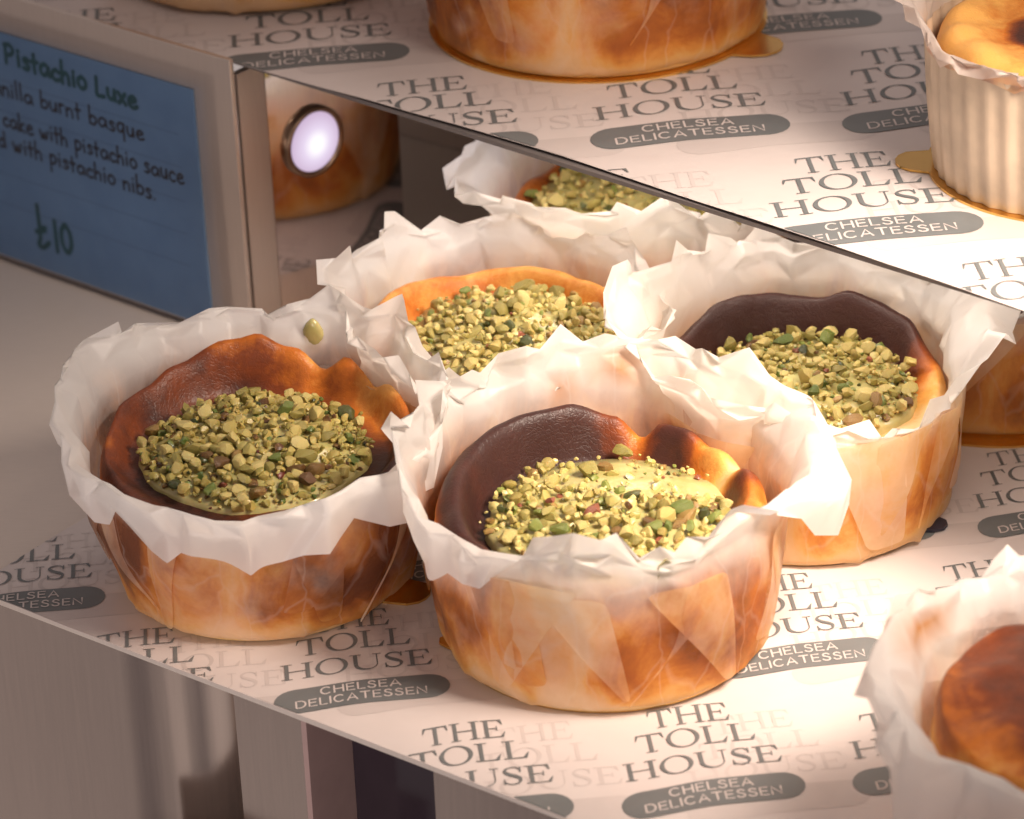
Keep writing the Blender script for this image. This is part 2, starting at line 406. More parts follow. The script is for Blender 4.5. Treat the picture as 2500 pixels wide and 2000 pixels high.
EA = [-3.4, -2.316, -1.70, -.684, .053, .535, 1.83, 3.21, 5.0]; EB = [-.25, -.232, -.194, -.140, -.109, -.101, -.142, -.195, -.25]
def printed_sheet(name, D, Nn, a0, a1, edge_fn, b1, z, und, psi, org, scale, sh, V, ri, ci, label, seed):
    bm = bmesh.new()
    na, nb = 90, 60
    grid = []
    for j in range(nb + 1):
        row = []
        for i in range(na + 1):
            a = lerp(a0, a1, i / na); b = lerp(edge_fn(a), b1, (j / nb) ** 1.3)
            P = D * a + Nn * b
            row.append(bm.verts.new((P.x, P.y, z + und(P.x, P.y))))
        grid.append(row)
    for j in range(nb):
        for i in range(na):
            bm.faces.new((grid[j][i], grid[j][i + 1], grid[j + 1][i + 1], grid[j + 1][i])).smooth = True
    bp = bmesh.new()
    e = Vector((math.cos(psi), math.sin(psi), 0)); n = Vector((-math.sin(psi), math.cos(psi), 0))
    rnd = random.Random(seed)
    for r in ri:
        for c in ci:
            base = Vector(org) + e * ((c + (r % 2) * sh) * scale) + n * (r * V * scale)
            if (base - Vector((0.4, -0.6, 0))).length > 5.5: continue
            droop = rnd.uniform(.03, .055)
            def fn(lx, ly, dz, base=base, droop=droop, off=(0, 0)):
                ly = ly - droop * (1 - smooth01(lx / .45)) + off[1]; lx = lx + off[0]
                P = base + e * (lx * scale) + n * (ly * scale)
                return (P.x, P.y, z + und(P.x, P.y) + dz)
            ox, oy = rnd.uniform(.26, .34), rnd.uniform(-.10, -.05)
            place_polys(bp, INK, lambda x, y, d: fn(x, y, d, off=(ox, oy)), 3, .0012, .00005)
            place_polys(bp, PILL, lambda x, y, d: fn(x, y, d, off=(ox, oy)), 3, .0011, .00001)
            place_polys(bp, INK, fn, 1, .0040, .00010)
            place_polys(bp, PILL, fn, 1, .0040, .00001)
            place_polys(bp, WHITE, fn, 2, .0060, .00010)
    # cut the print off where the sheet ends
    samples = np.linspace(a0, a1, 9)
    for co, no in [(D * a0, -D), (D * a1, D), (Nn * b1, Nn)]:
        bmesh.ops.bisect_plane(bp, geom=bp.verts[:] + bp.edges[:] + bp.faces[:], plane_co=co + no * -0.004, plane_no=no, clear_outer=True)
    mid = max(edge_fn(a) for a in samples) if edge_fn(a0) == edge_fn(a1) else None
    if mid is not None:
        bmesh.ops.bisect_plane(bp, geom=bp.verts[:] + bp.edges[:] + bp.faces[:], plane_co=Nn * (mid + .004), plane_no=-Nn, clear_outer=True)
    else:
        for a_ in EA[1:-1]:
            bmesh.ops.bisect_plane(bp, geom=bp.verts[:] + bp.edges[:] + bp.faces[:], plane_co=D * a_, plane_no=D)
        for k in range(len(EA) - 1):
            P0 = D * EA[k] + Nn * (EB[k] + .005); P1 = D * EA[k + 1] + Nn * (EB[k + 1] + .005)
            dd = (P1 - P0).normalized(); pn = Vector((dd.y, -dd.x, 0))
            if pn.dot(Nn) > 0: pn = -pn
            fs = [f for f in bp.faces if EA[k] <= Vector((f.calc_center_median().x, f.calc_center_median().y, 0)).dot(D) < EA[k + 1]]
            if not fs: continue
            gm = set(fs) | {e for f in fs for e in f.edges} | {v for f in fs for v in f.verts}
            bmesh.ops.bisect_plane(bp, geom=list(gm), plane_co=P0, plane_no=pn)
        kill = []
        for f in bp.faces:
            cc = f.calc_center_median()
            if Vector((cc.x, cc.y, 0)).dot(Nn) < float(np.interp(Vector((cc.x, cc.y, 0)).dot(D), EA, EB)) + 0.005: kill.append(f)
        bmesh.ops.delete(bp, geom=kill, context='FACES')
    me = bpy.data.meshes.new('p'); bp.to_mesh(me); bp.free()
    bm.from_mesh(me); bpy.data.meshes.remove(me)
    o = from_bm(name, bm, [M_SHEET, M_INK, M_PILLTXT, M_GHOST])
    return tag(o, label, 'paper sheet')

bm = bmesh.new()
box(bm, D1 * -6.2 + N1 * -2.82 + Vector((0, 0, -0.06)), D1 * 11.6, N1 * 5.5, Vector((0, 0, 0.045)))
tag(from_bm('lower_shelf', bm, M_DECK), kind='structure')
printed_sheet('paper_sheet', D1, N1, -1.125, 5.2, lambda a: -2.861, 2.45, 0.0, und1, 0.081724, (0.39464, -3.59866, 0), 1.0, .557, 1.0317,
              range(-1, 6), range(-5, 6), 'white sheet printed with grey lettering lining the lower shelf under the front cakes', 3)
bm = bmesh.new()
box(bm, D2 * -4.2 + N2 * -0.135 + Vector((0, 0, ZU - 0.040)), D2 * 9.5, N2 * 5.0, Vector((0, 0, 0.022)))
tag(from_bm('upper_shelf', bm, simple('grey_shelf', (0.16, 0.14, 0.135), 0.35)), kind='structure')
printed_sheet('paper_sheet', D2, N2, -4.1, 4.9, lambda a: float(np.interp(a, EA, EB)), 4.7, ZU, und2, R(4.0), (0.434, -0.182, 0), 1.25, .557, 1.0317,
              range(-2, 3), range(-4, 4), 'white sheet printed with grey lettering hanging over the edge of the upper shelf', 5)

# steel back panel, divider wall with its lamp
bm = bmesh.new()
box(bm, D1 * -3.2 + N1 * 2.55 + Vector((0, 0, -0.01)), D1 * 8.6, N1 * 0.05, Vector((0, 0, 1.54)))
tag(from_bm('back_panel', bm, M_STEEL), 'plain grey steel panel closing the back below the upper shelf', 'panel')
WD = Vector((0.743, 0.669, 0)).normalized(); WN = Vector((WD.y, -WD.x, 0))
W0 = Vector((-1.395, 0.985, 0)) + N2 * 0.01
dv = empty('steel_divider', W0); tag(dv, 'polished steel side panel with a round glowing lamp, right of the blue ticket', 'panel')
bm = bmesh.new()
box(bm, WD * 0.21 + WN * -0.05, WD * 0.905, WN * 0.05, Vector((0, 0, 1.53)))
from_bm('mirror_face', bm, M_MIRROR, dv)
bm = bmesh.new()
fd = (WD * 1.0 - WN * 0.16).normalized() * 0.208
box(bm, WD * 0.002 + WN * 0.032 - WN * 0.045, fd, WN * 0.045, Vector((0, 0, 1.53)))
from_bm('folded_edge', bm, M_STEEL, dv)
# lamp: ring > lens
LC = WD * 0.50 + Vector((0, 0, 0.985))
def disc_profile(bm, prof, seg=64, mat=0):
    rings = []
    for r_, h_ in prof:
        rings.append([bm.verts.new(LC + WD * (r_ * math.cos(t)) + Vector((0, 0, r_ * math.sin(t))) + WN * h_) for t in [2 * math.pi * k / seg for k in range(seg)]] if r_ > 0 else [bm.verts.new(LC + WN * h_)])
    for A, B in zip(rings[:-1], rings[1:]):
        for k in range(seg):
            if len(B) == 1: f = bm.faces.new((A[k], A[(k + 1) % seg], B[0]))
            else: f = bm.faces.new((A[k], A[(k + 1) % seg], B[(k + 1) % seg], B[k]))
            f.smooth = True; f.material_index = mat
bm = bmesh.new(); disc_profile(bm, [(.20, 0.001), (.20, .028), (.188, .036), (.175, .034), (.167, .02)])
ld = bpy.data.lights.new('lamp_light', 'AREA'); ld.energy = 5; ld.color = (1, .93, 1); ld.shape = 'DISK'; ld.size = .3
lo_ = bpy.data.objects.new('lamp_light', ld); COL.objects.link(lo_); lo_.location = W0 + LC + WN * .06
lo_.rotation_euler = WN.to_track_quat('-Z', 'Y').to_euler()
lr = from_bm('lamp_ring', bm, simple('bronze_metal', (0.30, 0.21, 0.15), 0.3, 1.0), dv)
m, nt, b, out = mat('lamp_lens_glow')
em = N(nt, 'ShaderNodeEmission')
tc = N(nt, 'ShaderNodeAttribute', attribute_name='glow')
rp = ramp(nt, tc.outputs['Fac'], [(0.0, (0.60, 0.45, 0.62)), (0.45, (0.78, 0.66, 0.84)), (0.75, (1.0, 0.96, 1.0)), (1.0, (1, 1, 1))])
nt.links.new(rp.outputs[0], em.inputs[0]); em.inputs[1].default_value = 1.05
nt.links.new(em.outputs[0], out.inputs[0])
bm = bmesh.new(); disc_profile(bm, [(.17, .020), (.162, .027), (.13, .034), (.10, .038), (.06, .041), (.03, .042), (0, .042)])
ll = from_bm('lamp_lens', bm, m, lr)
at = ll.data.attributes.new('glow', 'FLOAT', 'POINT')
at.data.foreach_set('value', [max(0.0, 1 - ((v.co - LC) - WN * (v.co - LC).dot(WN) - Vector((0, 0, -.01))).length / .17) for v in ll.data.vertices])

# ------------------------------------------------------------------ price ticket
TB = Vector((-1.62089, 1.05483, 0)); TD = Vector((0.76802, -0.64043, 0)); TN = Vector((-TD.y, TD.x, 0)) * -1   # TN faces the viewer's side
TN = Vector((TD.y, -TD.x, 0))
tk = empty('price_ticket', TB); tag(tk, 'handwritten blue price card in a clear sleeve on a steel stand', 'price card')
UPV = Vector((0, 0, 1))
bm = bmesh.new()
fs = box(bm, TD * -2.6 - TN * 0.045 + UPV * 0.0, TD * 2.885, TN * 0.03, UPV * 1.648)
bevel_all(bm, 0.006, 2)
from_bm('stand_plate', bm, M_STEEL, tk)
bm = bmesh.new()
box(bm, TD * -2.6 - TN * 0.40, TD * 2.6, TN * 0.353, UPV * 0.02)
from_bm('stand_foot', bm, M_STEEL, tk)
m, nt, b, out = mat('blue_card')
n = tex_noise(nt, 5, 5, vec=objco(nt)); r_ = ramp(nt, n.outputs[0], [(.3, (0.115, 0.22, 0.385)), (.7, (0.14, 0.255, 0.425))])
nt.links.new(r_.outputs[0], b.inputs['Base Color']); b.inputs['Roughness'].default_value = 0.38
M_BLUE = m
M_TEAL = simple('teal_marker', (0.008, 0.075, 0.095), 0.5, var=0.15, scale=12)
M_BLACK = simple('black_marker', (0.012, 0.011, 0.016), 0.5, var=0.15, scale=12)
M_RULE = simple('ruled_line', (0.08, 0.15, 0.27), 0.5)
HW = {  # one-stroke handwriting, x-height 1
    'a': (.95, [[(.80, .80), (.52, 1.0), (.20, .85), (.05, .45), (.22, .08), (.52, .10), (.80, .55), (.84, .95), (.82, .45), (.92, .05)]]),
    'b': (.85, [[(.12, 1.9), (.08, 1.0), (.08, .05)], [(.08, .55), (.35, .92), (.70, .80), (.78, .42), (.52, .05), (.10, .12)]]),
    'c': (.75, [[(.70, .82), (.42, 1.0), (.12, .72), (.08, .32), (.35, .02), (.72, .18)]]),
    'd': (.9, [[(.78, .75), (.45, .98), (.10, .62), (.14, .15), (.48, .05), (.78, .5)], [(.82, 1.9), (.80, 1.0), (.84, .02)]]),
    'e': (.8, [[(.10, .52), (.45, .56), (.72, .74), (.52, 1.0), (.20, .84), (.08, .42), (.28, .06), (.55, .03), (.82, .20)]]),
    'h': (.85, [[(.12, 1.9), (.08, 1.0), (.06, .0)], [(.08, .60), (.40, .95), (.66, .72), (.70, .02)]]),
    'i': (.35, [[(.15, .95), (.15, .05)], [(.17, 1.36), (.18, 1.42)]]),
    'k': (.8, [[(.10, 1.9), (.08, .0)], [(.66, .95), (.12, .45), (.72, .02)]]),
    'l': (.32, [[(.14, 1.85), (.12, .9), (.15, .02)]]),
    'n': (.85, [[(.08, .98), (.08, .02)], [(.08, .62), (.38, .98), (.66, .80), (.72, .02)]]),
    'o': (.85, [[(.42, 1.0), (.10, .72), (.10, .28), (.42, .02), (.76, .30), (.74, .74), (.42, 1.0)]]),
    'p': (.85, [[(.12, 1.0), (.10, .2), (.08, -.75)], [(.10, .70), (.42, 1.0), (.76, .76), (.66, .28), (.32, .10), (.10, .26)]]),
    'q': (.9, [[(.76, .82), (.42, 1.0), (.10, .62), (.20, .14), (.52, .14), (.76, .6)], [(.78, .98), (.74, .1), (.72, -.75)]]),
    'r': (.6, [[(.10, .98), (.10, .02)], [(.10, .62), (.28, .95), (.56, .92)]]),
    's': (.7, [[(.62, .86), (.36, 1.0), (.14, .78), (.36, .55), (.62, .32), (.44, .02), (.08, .08)]]),
    't': (.65, [[(.30, 1.65), (.28, .7), (.30, .02)], [(.02, .95), (.62, 1.02)]]),
    'u': (.85, [[(.08, .98), (.10, .35), (.32, .03), (.60, .25), (.72, .98)], [(.72, .98), (.74, .02)]]),
    'w': (1.15, [[(.05, .98), (.18, .25), (.30, .04), (.50, .55), (.56, .75), (.66, .1), (.84, .2), (1.02, 1.0)]]),
    'x': (.75, [[(.05, .98), (.68, .02)], [(.68, .98), (.05, .02)]]),
    'V': (1.0, [[(.0, 1.8), (.42, .0), (.9, 1.85)]]),
    'P': (1.0, [[(.12, 1.65), (.08, .0)], [(.02, 1.60), (.55, 1.70), (.86, 1.25), (.55, .82), (.12, .78)]]),
    'L': (.85, [[(.10, 1.75), (.06, .8), (.08, .05), (.72, .08)]]),
    '.': (.35, [[(.1, .04), (.14, .06)]]), ' ': (.55, []),
    '\u00a3': (1.25, [[(.30, 1.95), (.34, 1.1), (.32, .45), (.14, .10), (.50, .05), (1.0, .35)], [(.05, .70), (.75, .86)], [(.34, .9), (.80, 1.0)]]),
    '1': (.4, [[(.18, 1.5), (.20, .0)]]),
    '0': (.9, [[(.45, 1.3), (.12, .95), (.12, .35), (.45, .0), (.80, .35), (.78, .95), (.45, 1.3)]]),
}
def handwrite(bm, text, s0, s1, z0, z1, xh, wd, mi, rnd, lift, clip=None):
    adv = 0; items = []
    for ch in text:
        cw, S = HW[ch]
        items.append((adv, S, rnd.uniform(-.05, .05), rnd.uniform(.92, 1.08))); adv += cw + 0.17
    adv -= .17; k = (s1 - s0) / adv
    pieces = []
    for x, S, dy, sc in items:
        for st in S:
            pts = [(s0 + (x + px) * k, z0 + (z1 - z0) * (x / adv) + (py * sc + dy) * xh) for px, py in st]
            pieces.append(ribbon(crom(pts, 5) if len(pts) > 2 else pts, wd, True))
    for q, polys in enumerate(pieces):
        for j, poly in enumerate(polys):
            vs = [bm.verts.new(TD * p[0] + UPV * p[1] + TN * (lift + .00006 * (j % 5) + .0003 * (q % 3))) for p in poly]
            try: f = bm.faces.new(vs); f.material_index = mi
            except ValueError: pass
rnd = random.Random(11)
bm = bmesh.new()
box(bm, TD * -2.3 + UPV * 0.018 - TN * 0.013, TD * 2.31, TN * 0.009, UPV * 1.405)
bt = bmesh.new()
for zr in (.36, .55, .745, .945, 1.135):
    q = [(-2.25, zr), (-.12, zr - .004), (-.12, zr), (-2.25, zr + .004)]
    bt.faces.new([bt.verts.new(TD * a + UPV * b_ + TN * -.0032) for a, b_ in q]).material_index = 3
LIFT = -.0026
handwrite(bt, 'Pistachio Luxe', -1.425, -.42, 1.25, 1.21, .066, .027, 1, rnd, LIFT)
handwrite(bt, 'Vanilla burnt basque', -1.64, -.39, 1.04, 1.035, .056, .0145, 2, rnd, LIFT)
handwrite(bt, 'cake with pistachio sauce', -1.50, -.115, .852, .842, .055, .0145, 2, rnd, LIFT)
handwrite(bt, 'd with pistachio nibs.', -1.56, -.335, .715, .695, .056, .0145, 2, rnd, LIFT)
handwrite(bt, '\u00a310', -1.33, -1.04, .155, .185, .125, .032, 1, rnd, LIFT)
me = bpy.data.meshes.new('t'); bt.to_mesh(me); bt.free(); bm.from_mesh(me)
from_bm('card', bm, [M_BLUE, M_TEAL, M_BLACK, M_RULE], tk)
m, nt, b, out = mat('clear_film')
tp = N(nt, 'ShaderNodeBsdfTransparent'); gl = N(nt, 'ShaderNodeBsdfGlossy'); gl.inputs['Roughness'].default_value = 0.22
gl.inputs[0].default_value = (.9, .9, .95, 1)
fr = N(nt, 'ShaderNodeFresnel'); fr.inputs[0].default_value = 1.4; mx = N(nt, 'ShaderNodeMixShader')
nt.links.new(fr.outputs[0], mx.inputs[0]); nt.links.new(tp.outputs[0], mx.inputs[1]); nt.links.new(gl.outputs[0], mx.inputs[2]); nt.links.new(mx.outputs[0], out.inputs[0])
bm = bmesh.new()
vs = []
nx_, nz_ = 40, 16
for j in range(nz_ + 1):
    for i in range(nx_ + 1):
        s_ = lerp(-2.4, .13, i / nx_); z_ = lerp(.004, 1.52, j / nz_)
        vs.append(bm.verts.new(TD * s_ + UPV * z_ + TN * (.006 + .008 * noise.noise(Vector((s_ * 2, z_ * 2, 4))) * (0.3 + (1 - j / nz_)) + .008)))
for j in range(nz_):
    for i in range(nx_):
        bm.faces.new([vs[j * (nx_ + 1) + i], vs[j * (nx_ + 1) + i + 1], vs[(j + 1) * (nx_ + 1) + i + 1], vs[(j + 1) * (nx_ + 1) + i]])
from_bm('clear_sleeve', bm, m, tk, True)

# ------------------------------------------------------------------ cakes
def periodic(keys, jitter=None):
    ks = sorted((k % 360, v) for k, v in keys.items())
    A = [k for k, _ in ks]; B = [v for _, v in ks]
    A = [A[-1] - 360] + A + [A[0] + 360]; B = [B[-1]] + B + [B[0]]
    def f(deg):
        deg %= 360
        i = max(0, min(len(A) - 2, int(np.searchsorted(A, deg, 'right')) - 1))
        t = (deg - A[i]) / (A[i + 1] - A[i] + 1e-9); t = t * t * (3 - 2 * t) * .6 + t * .4
        x, y = np.array(B[i], float), np.array(B[i + 1], float)
        return x + (y - x) * t
    return f
def zigzag(rnd, n):
    """random folds round the circle: alternate ridges and valleys with straight flanks"""
    ang = sorted((k + rnd.uniform(-.35, .35)) * 360 / n for k in range(n))
    val = [(rnd.uniform(.45, 1.0) if k % 2 else rnd.uniform(0, .35)) for k in range(n)]
    A = [ang[-1] - 360] + ang + [ang[0] + 360]; B = [val[-1]] + val + [val[0]]
    return lambda deg: float(np.interp(deg % 360, A, B))

def wrapper(root, Rr, Rb, keys, rnd, h0=.66, collar=False, wet_top=.80, stains=(), material=None, nflap=14, ncol=58, pleat=.044, rimamp=.120, bias=0.0, cream=(0.86, 0.64, 0.36)):
    prof = periodic({k: np.array(v) for k, v in keys.items()})
    zg = zigzag(rnd, 26); zg2 = zigzag(rnd, 40); zge = zigzag(rnd, 24); zgb = zigzag(rnd, 22)
    slant = rnd.uniform(-28, 28)
    bm = bmesh.new()
    lw = bm.verts.layers.float.new('wet'); ls = bm.verts.layers.float.new('stain'); lf = bm.verts.layers.float.new('fold'); ll_ = bm.verts.layers.float.new('low')
    fa = sorted(rnd.uniform(0, 360) for _ in range(17)); fv = [rnd.uniform(-1, 1) for _ in range(18)]
    ta = sorted(rnd.uniform(0, 360) for _ in range(21)); tv = [rnd.uniform(-1, 1) for _ in range(21)]
    def stepv(p): return tv[int(np.searchsorted(ta, p % 360)) % 21]
    def foldv(p): return fv[int(np.searchsorted(fa, p % 360)) % 17]
    crl = bm.edges.layers.float.new('crease_edge')
    phis = [360 * (j + rnd.uniform(-.32, .32)) / ncol for j in range(ncol)]
    zb = [.018, .10, .20, .32, .44, .55, h0]
    nr = 5
    rows = []
    def body_r(z): return lerp(Rb, Rr, smooth01(z / (h0 * .75)))
    seedz = rnd.uniform(0, 50)
    def put(x, y, z, wet, st=0.0, fo_=None):
        v = bm.verts.new((x, y, z)); v[lw] = wet; v[ls] = st
        p = math.degrees(math.atan2(y, x)); v[lf] = foldv(p + slant * 1.6 * z + 7 * math.sin(z * 9)) * 1.15 if fo_ is None else fo_; v[ll_] = .35 + .65 * smooth01((z - .0) / .16 + .5 * noise.noise(Vector((x * 3, y * 3, seedz)))); return v
    row = []
    for p in phis:
        row.append(put(math.cos(R(p)) * Rb * .75, math.sin(R(p)) * Rb * .75, .014, .7))
    rows.append(row)
    for k, z in enumerate(zb):
        row = []
        for p in phis:
            amp = pleat * (.75 + .6 * z / h0)
            rr = body_r(z) + amp * zgb(p + slant * z) + rnd.uniform(-.002, .004)
            pj = p + rnd.uniform(-.7, .7); zz = z + (rnd.uniform(-.02, .02) if k else 0)
            wn = noise.noise(Vector((math.cos(R(p)) * 2, math.sin(R(p)) * 2, z * 2 + seedz)))
            wet = 1.02 - .50 * smooth01((z / h0 - wet_top + .25) / .45) + .22 * wn
            row.append(put(math.cos(R(pj)) * rr, math.sin(R(pj)) * rr, zz, max(0, min(1, wet))))
        rows.append(row)
    for k in range(1, nr + 1):
        t = k / nr; row = []
        for p in phis:
            pts = [(0.0, h0)] + [tuple(q) for q in prof(p)]
            # catmull along the profile
            u = t * 4; i = min(3, int(u)); f = u - i
            P = [pts[max(0, i - 1)], pts[i], pts[i + 1], pts[min(4, i + 2)]]
            p0, p1, p2, p3 = (np.array(q, float) for q in P)
            q = .5 * (2 * p1 + (p2 - p0) * f + (2 * p0 - 5 * p1 + 4 * p2 - p3) * f * f + (3 * p1 - p0 - 3 * p2 + p3) * f ** 3)
            am = lerp(pleat * 1.3, rimamp, smooth01(t))
            dr = q[0] + am * (zg(p) - .35) + t * .04 * (zg2(p) - .5) + rnd.uniform(-.012, .012) - t * rnd.uniform(-.040, .040)
            dz = q[1] + t * t * (.11 * (zge(p) - .5) + .055 * stepv(p)) + t * rnd.uniform(-.022, .022) + (rnd.choice((-.03, 0, .02, .055)) if k == nr else 0)
            pj = p + t * rnd.uniform(-2.2, 2.2)
            wet = max(0, .42 * (1 - t * 2.4)) + .12 * noise.noise(Vector((p * .05, t * 2, seedz)))
            st = 0.0
            for (sp, sz, sw, sv) in stains:
                d = (((p - sp + 180) % 360 - 180) / sw) ** 2 + ((dz - sz) / .06) ** 2
                st = max(st, sv * math.exp(-d * 1.2))
            rr = Rr + dr
            row.append(put(math.cos(R(pj)) * rr, math.sin(R(pj)) * rr, dz, max(0, wet), st))
        rows.append(row)
    if collar:
        bmesh.ops.delete(bm, geom=[v for r__ in rows[:7] for v in r__], context='VERTS'); rows = rows[7:]
    nrow = len(rows)
    for a in range(nrow - 1):
        for j in range(ncol):
            k = (j + 1) % ncol
            A, B, C_, D_ = rows[a][j], rows[a][k], rows[a + 1][k], rows[a + 1][j]
            if a < 7 and rnd.random() < .55: bm.faces.new((A, B, C_, D_))
            elif rnd.random() < .5: bm.faces.new((A, B, C_)); bm.faces.new((A, C_, D_))
            else: bm.faces.new((A, B, D_)); bm.faces.new((B, C_, D_))
    # loose flaps of overlapping paper down the outside
    for q in range(nflap):
        p0 = 360 * (q + rnd.uniform(-.4, .4)) / nflap; wdt = rnd.uniform(12, 30); lean = rnd.uniform(8, 34) * rnd.choice((-1, 1)); sgn = 1 if lean > 0 else -1
        ztop, zbot = h0 + rnd.uniform(-.02, .08), rnd.uniform(.03, .22); n = 8; prev = None; tone = rnd.choice((-.75, -.5, -.35, -.2, -.1))
        for s in range(n + 1):
            t = s / n; z = lerp(ztop, zbot, t); cur = []
            edge_a = p0 + lean * t; edge_b = p0 + sgn * wdt + lean * t * .25
            if sgn * (edge_b - edge_a) < .6: edge_b = edge_a + sgn * .6
            for side in (0, .5, 1):
                pa = lerp(edge_a, edge_b, side)
                rr = body_r(max(0, z)) + pleat * (.75 + .6 * min(1, z / h0)) * zgb(pa + slant * z) + .010 + (.008 * (1 - side)) + (.004 if side == .5 else 0)
                if z > h0: rr += (z - h0) * .25
                cur.append(put(math.cos(R(pa)) * rr, math.sin(R(pa)) * rr, z, min(1, .80 + .2 * t), 0.0, tone))
            if prev:
                for i in (0, 1): bm.faces.new((prev[i], prev[i + 1], cur[i + 1], cur[i]))
            prev = cur
    bmesh.ops.recalc_face_normals(bm, faces=bm.faces)
    for e in bm.edges:
        zm = (e.verts[0].co.z + e.verts[1].co.z) / 2; rm = max(math.hypot(v.co.x, v.co.y) for v in e.verts)
        vert_like = abs(e.verts[0].co.z - e.verts[1].co.z) > .03
        if zm > h0 + .02: e[crl] = rnd.choice((.7, 1.0, 1.0, 1.0, 1.0))
        else: e[crl] = rnd.choice((.2, .6, .9, 1.0)) if vert_like else rnd.choice((0, 0, .2))
    me = bpy.data.meshes.new('parchment_wrapper')
    bm.to_mesh(me)
    cr_attr = me.attributes['crease_edge']
    vals = [0.0] * len(me.edges)
    cr_attr.data.foreach_get('value', vals)
    me.attributes.remove(cr_attr)
    c2 = me.attributes.new('crease_edge', 'FLOAT', 'EDGE'); c2.data.foreach_set('value', vals)
    bm.free()
    o = link('parchment_wrapper', me, material or make_wrap('baking_parchment', bias=bias, cream=cream), root)
    md = o.modifiers.new('soften', 'SUBSURF'); md.levels = 2; md.render_levels = 2; md.subdivision_type = 'CATMULL_CLARK'
    return o

def cake_body(root, Rr, Rb, h0, crust, rnd, material, zc, ri_f=.70, rp_f=.85, foot=None):
    """crust: {deg: (peak height, burn)}"""
    cf = periodic({k: np.array(v, float) for k, v in crust.items()})
    bm = bmesh.new()
    lb = bm.verts.layers.float.new('burn'); lt = bm.verts.layers.float.new('istop'); lsd = bm.verts.layers.float.new('side')
    ncol = 128; sd = rnd.uniform(0, 60); rows = []
    def nz(x, y, z, s): return noise.noise(Vector((x * s + sd, y * s, z * s)))
    def body_r(z): return lerp(Rb, Rr, smooth01(z / (h0 * .75))) - .022
    spec = [('s', z) for z in (.016, .05, .12, .22, .32, .42, .52)] + [('e', k / 7) for k in range(0, 8)] + [('i', k / 7) for k in range(1, 8)] + [('c', k / 5) for k in range(1, 5)]
    for kind, t in spec:
        row = []
        for j in range(ncol):
            p = 360 * j / ncol; pk, bn = cf(p); c, s = math.cos(R(p)), math.sin(R(p))
            pk = pk + .035 * nz(c * .8, s * .8, 0, 3.2)
            zt = max(.50, pk - .16)
            rp = Rr * (rp_f + .03 * nz(c, s, 5, 2.5)); ri = Rr * (ri_f + .04 * nz(c, s, 9, 2.2))
            if kind == 's': z = t * zt / .56; r_ = body_r(z); burn = .2; top = 0.0
            elif kind == 'e':
                a = t * math.pi / 2; re = body_r(zt) - .01
                r_ = lerp(re, rp, 1 - math.cos(a)); z = lerp(zt, pk, math.sin(a)); top = smooth01(t * 3); burn = bn * lerp(.35, 1, smooth01(t * 1.3))
            elif kind == 'i':
                r_ = lerp(rp, ri, t); z = lerp(pk, zc, .5 - .5 * math.cos(t * math.pi)); top = 1.0; burn = lerp(bn, min(1, bn + .12), t)
            else:
                r_ = ri * (1 - t); z = zc; top = 1.0; burn = .8
            if kind in 'ei':
                q = nz(c * r_, s * r_, z, 7); z += .020 * q + .022 * nz(c * r_, s * r_, z, 3.4) * math.sin(math.pi * min(1, t + .1)); burn += .0
            if kind == 'c': burn = min(.8, .35 + bn * .6) if zc > .79 else .8
            v = bm.verts.new((c * r_, s * r_, z)); v[lb] = burn; v[lt] = top; v[lsd] = (.35 + .65 * smooth01(z / .16))
            row.append(v)
        rows.append(row)
    for A, B in zip(rows[:-1], rows[1:]):
        for j in range(ncol):
            k = (j + 1) % ncol; bm.faces.new((A[j], A[k], B[k], B[j]))
    bm.faces.new(rows[-1]); bm.faces.new(list(reversed(rows[0])))
    bmesh.ops.recalc_face_normals(bm, faces=bm.faces)
    return from_bm('cake_body', bm, material, root, True)

def nut_mesh(rnd, mi, k):
    """a chopped nib: rounded lump with a few knife-cut faces"""
    bm = bmesh.new(); bmesh.ops.create_icosphere(bm, subdivisions=2, radius=1.0)
    cuts = []
    for _ in range(rnd.randint(7, 11)):
        cuts.append((Vector((rnd.gauss(0, 1), rnd.gauss(0, 1), rnd.gauss(0, 1))).normalized(), rnd.uniform(.45, .72)))
    ax = (rnd.uniform(1.0, 1.35), rnd.uniform(.8, 1.0), rnd.uniform(.7, .95)); o = rnd.uniform(0, 50)
    for v in bm.verts:
        c = v.co * (1 + .16 * noise.noise(v.co * 1.6 + Vector((o, 0, 0))))
        for n_, d in cuts:
            q = c.dot(n_) - d
            if q > 0: c -= n_ * q * .92
        v.co = Vector((c.x * ax[0], c.y * ax[1], c.z * ax[2]))
    me = bpy.data.meshes.new('pistachio_piece'); bm.to_mesh(me); bm.free()
    me.polygons.foreach_set('use_smooth', [True] * len(me.polygons)); me.set_sharp_from_angle(angle=R(24))
    me.materials.append(NUT_M[mi]); return me
rn = random.Random(77)
NUTS = {mi: [nut_mesh(rn, mi, k) for k in range(5)] for mi in range(6)}

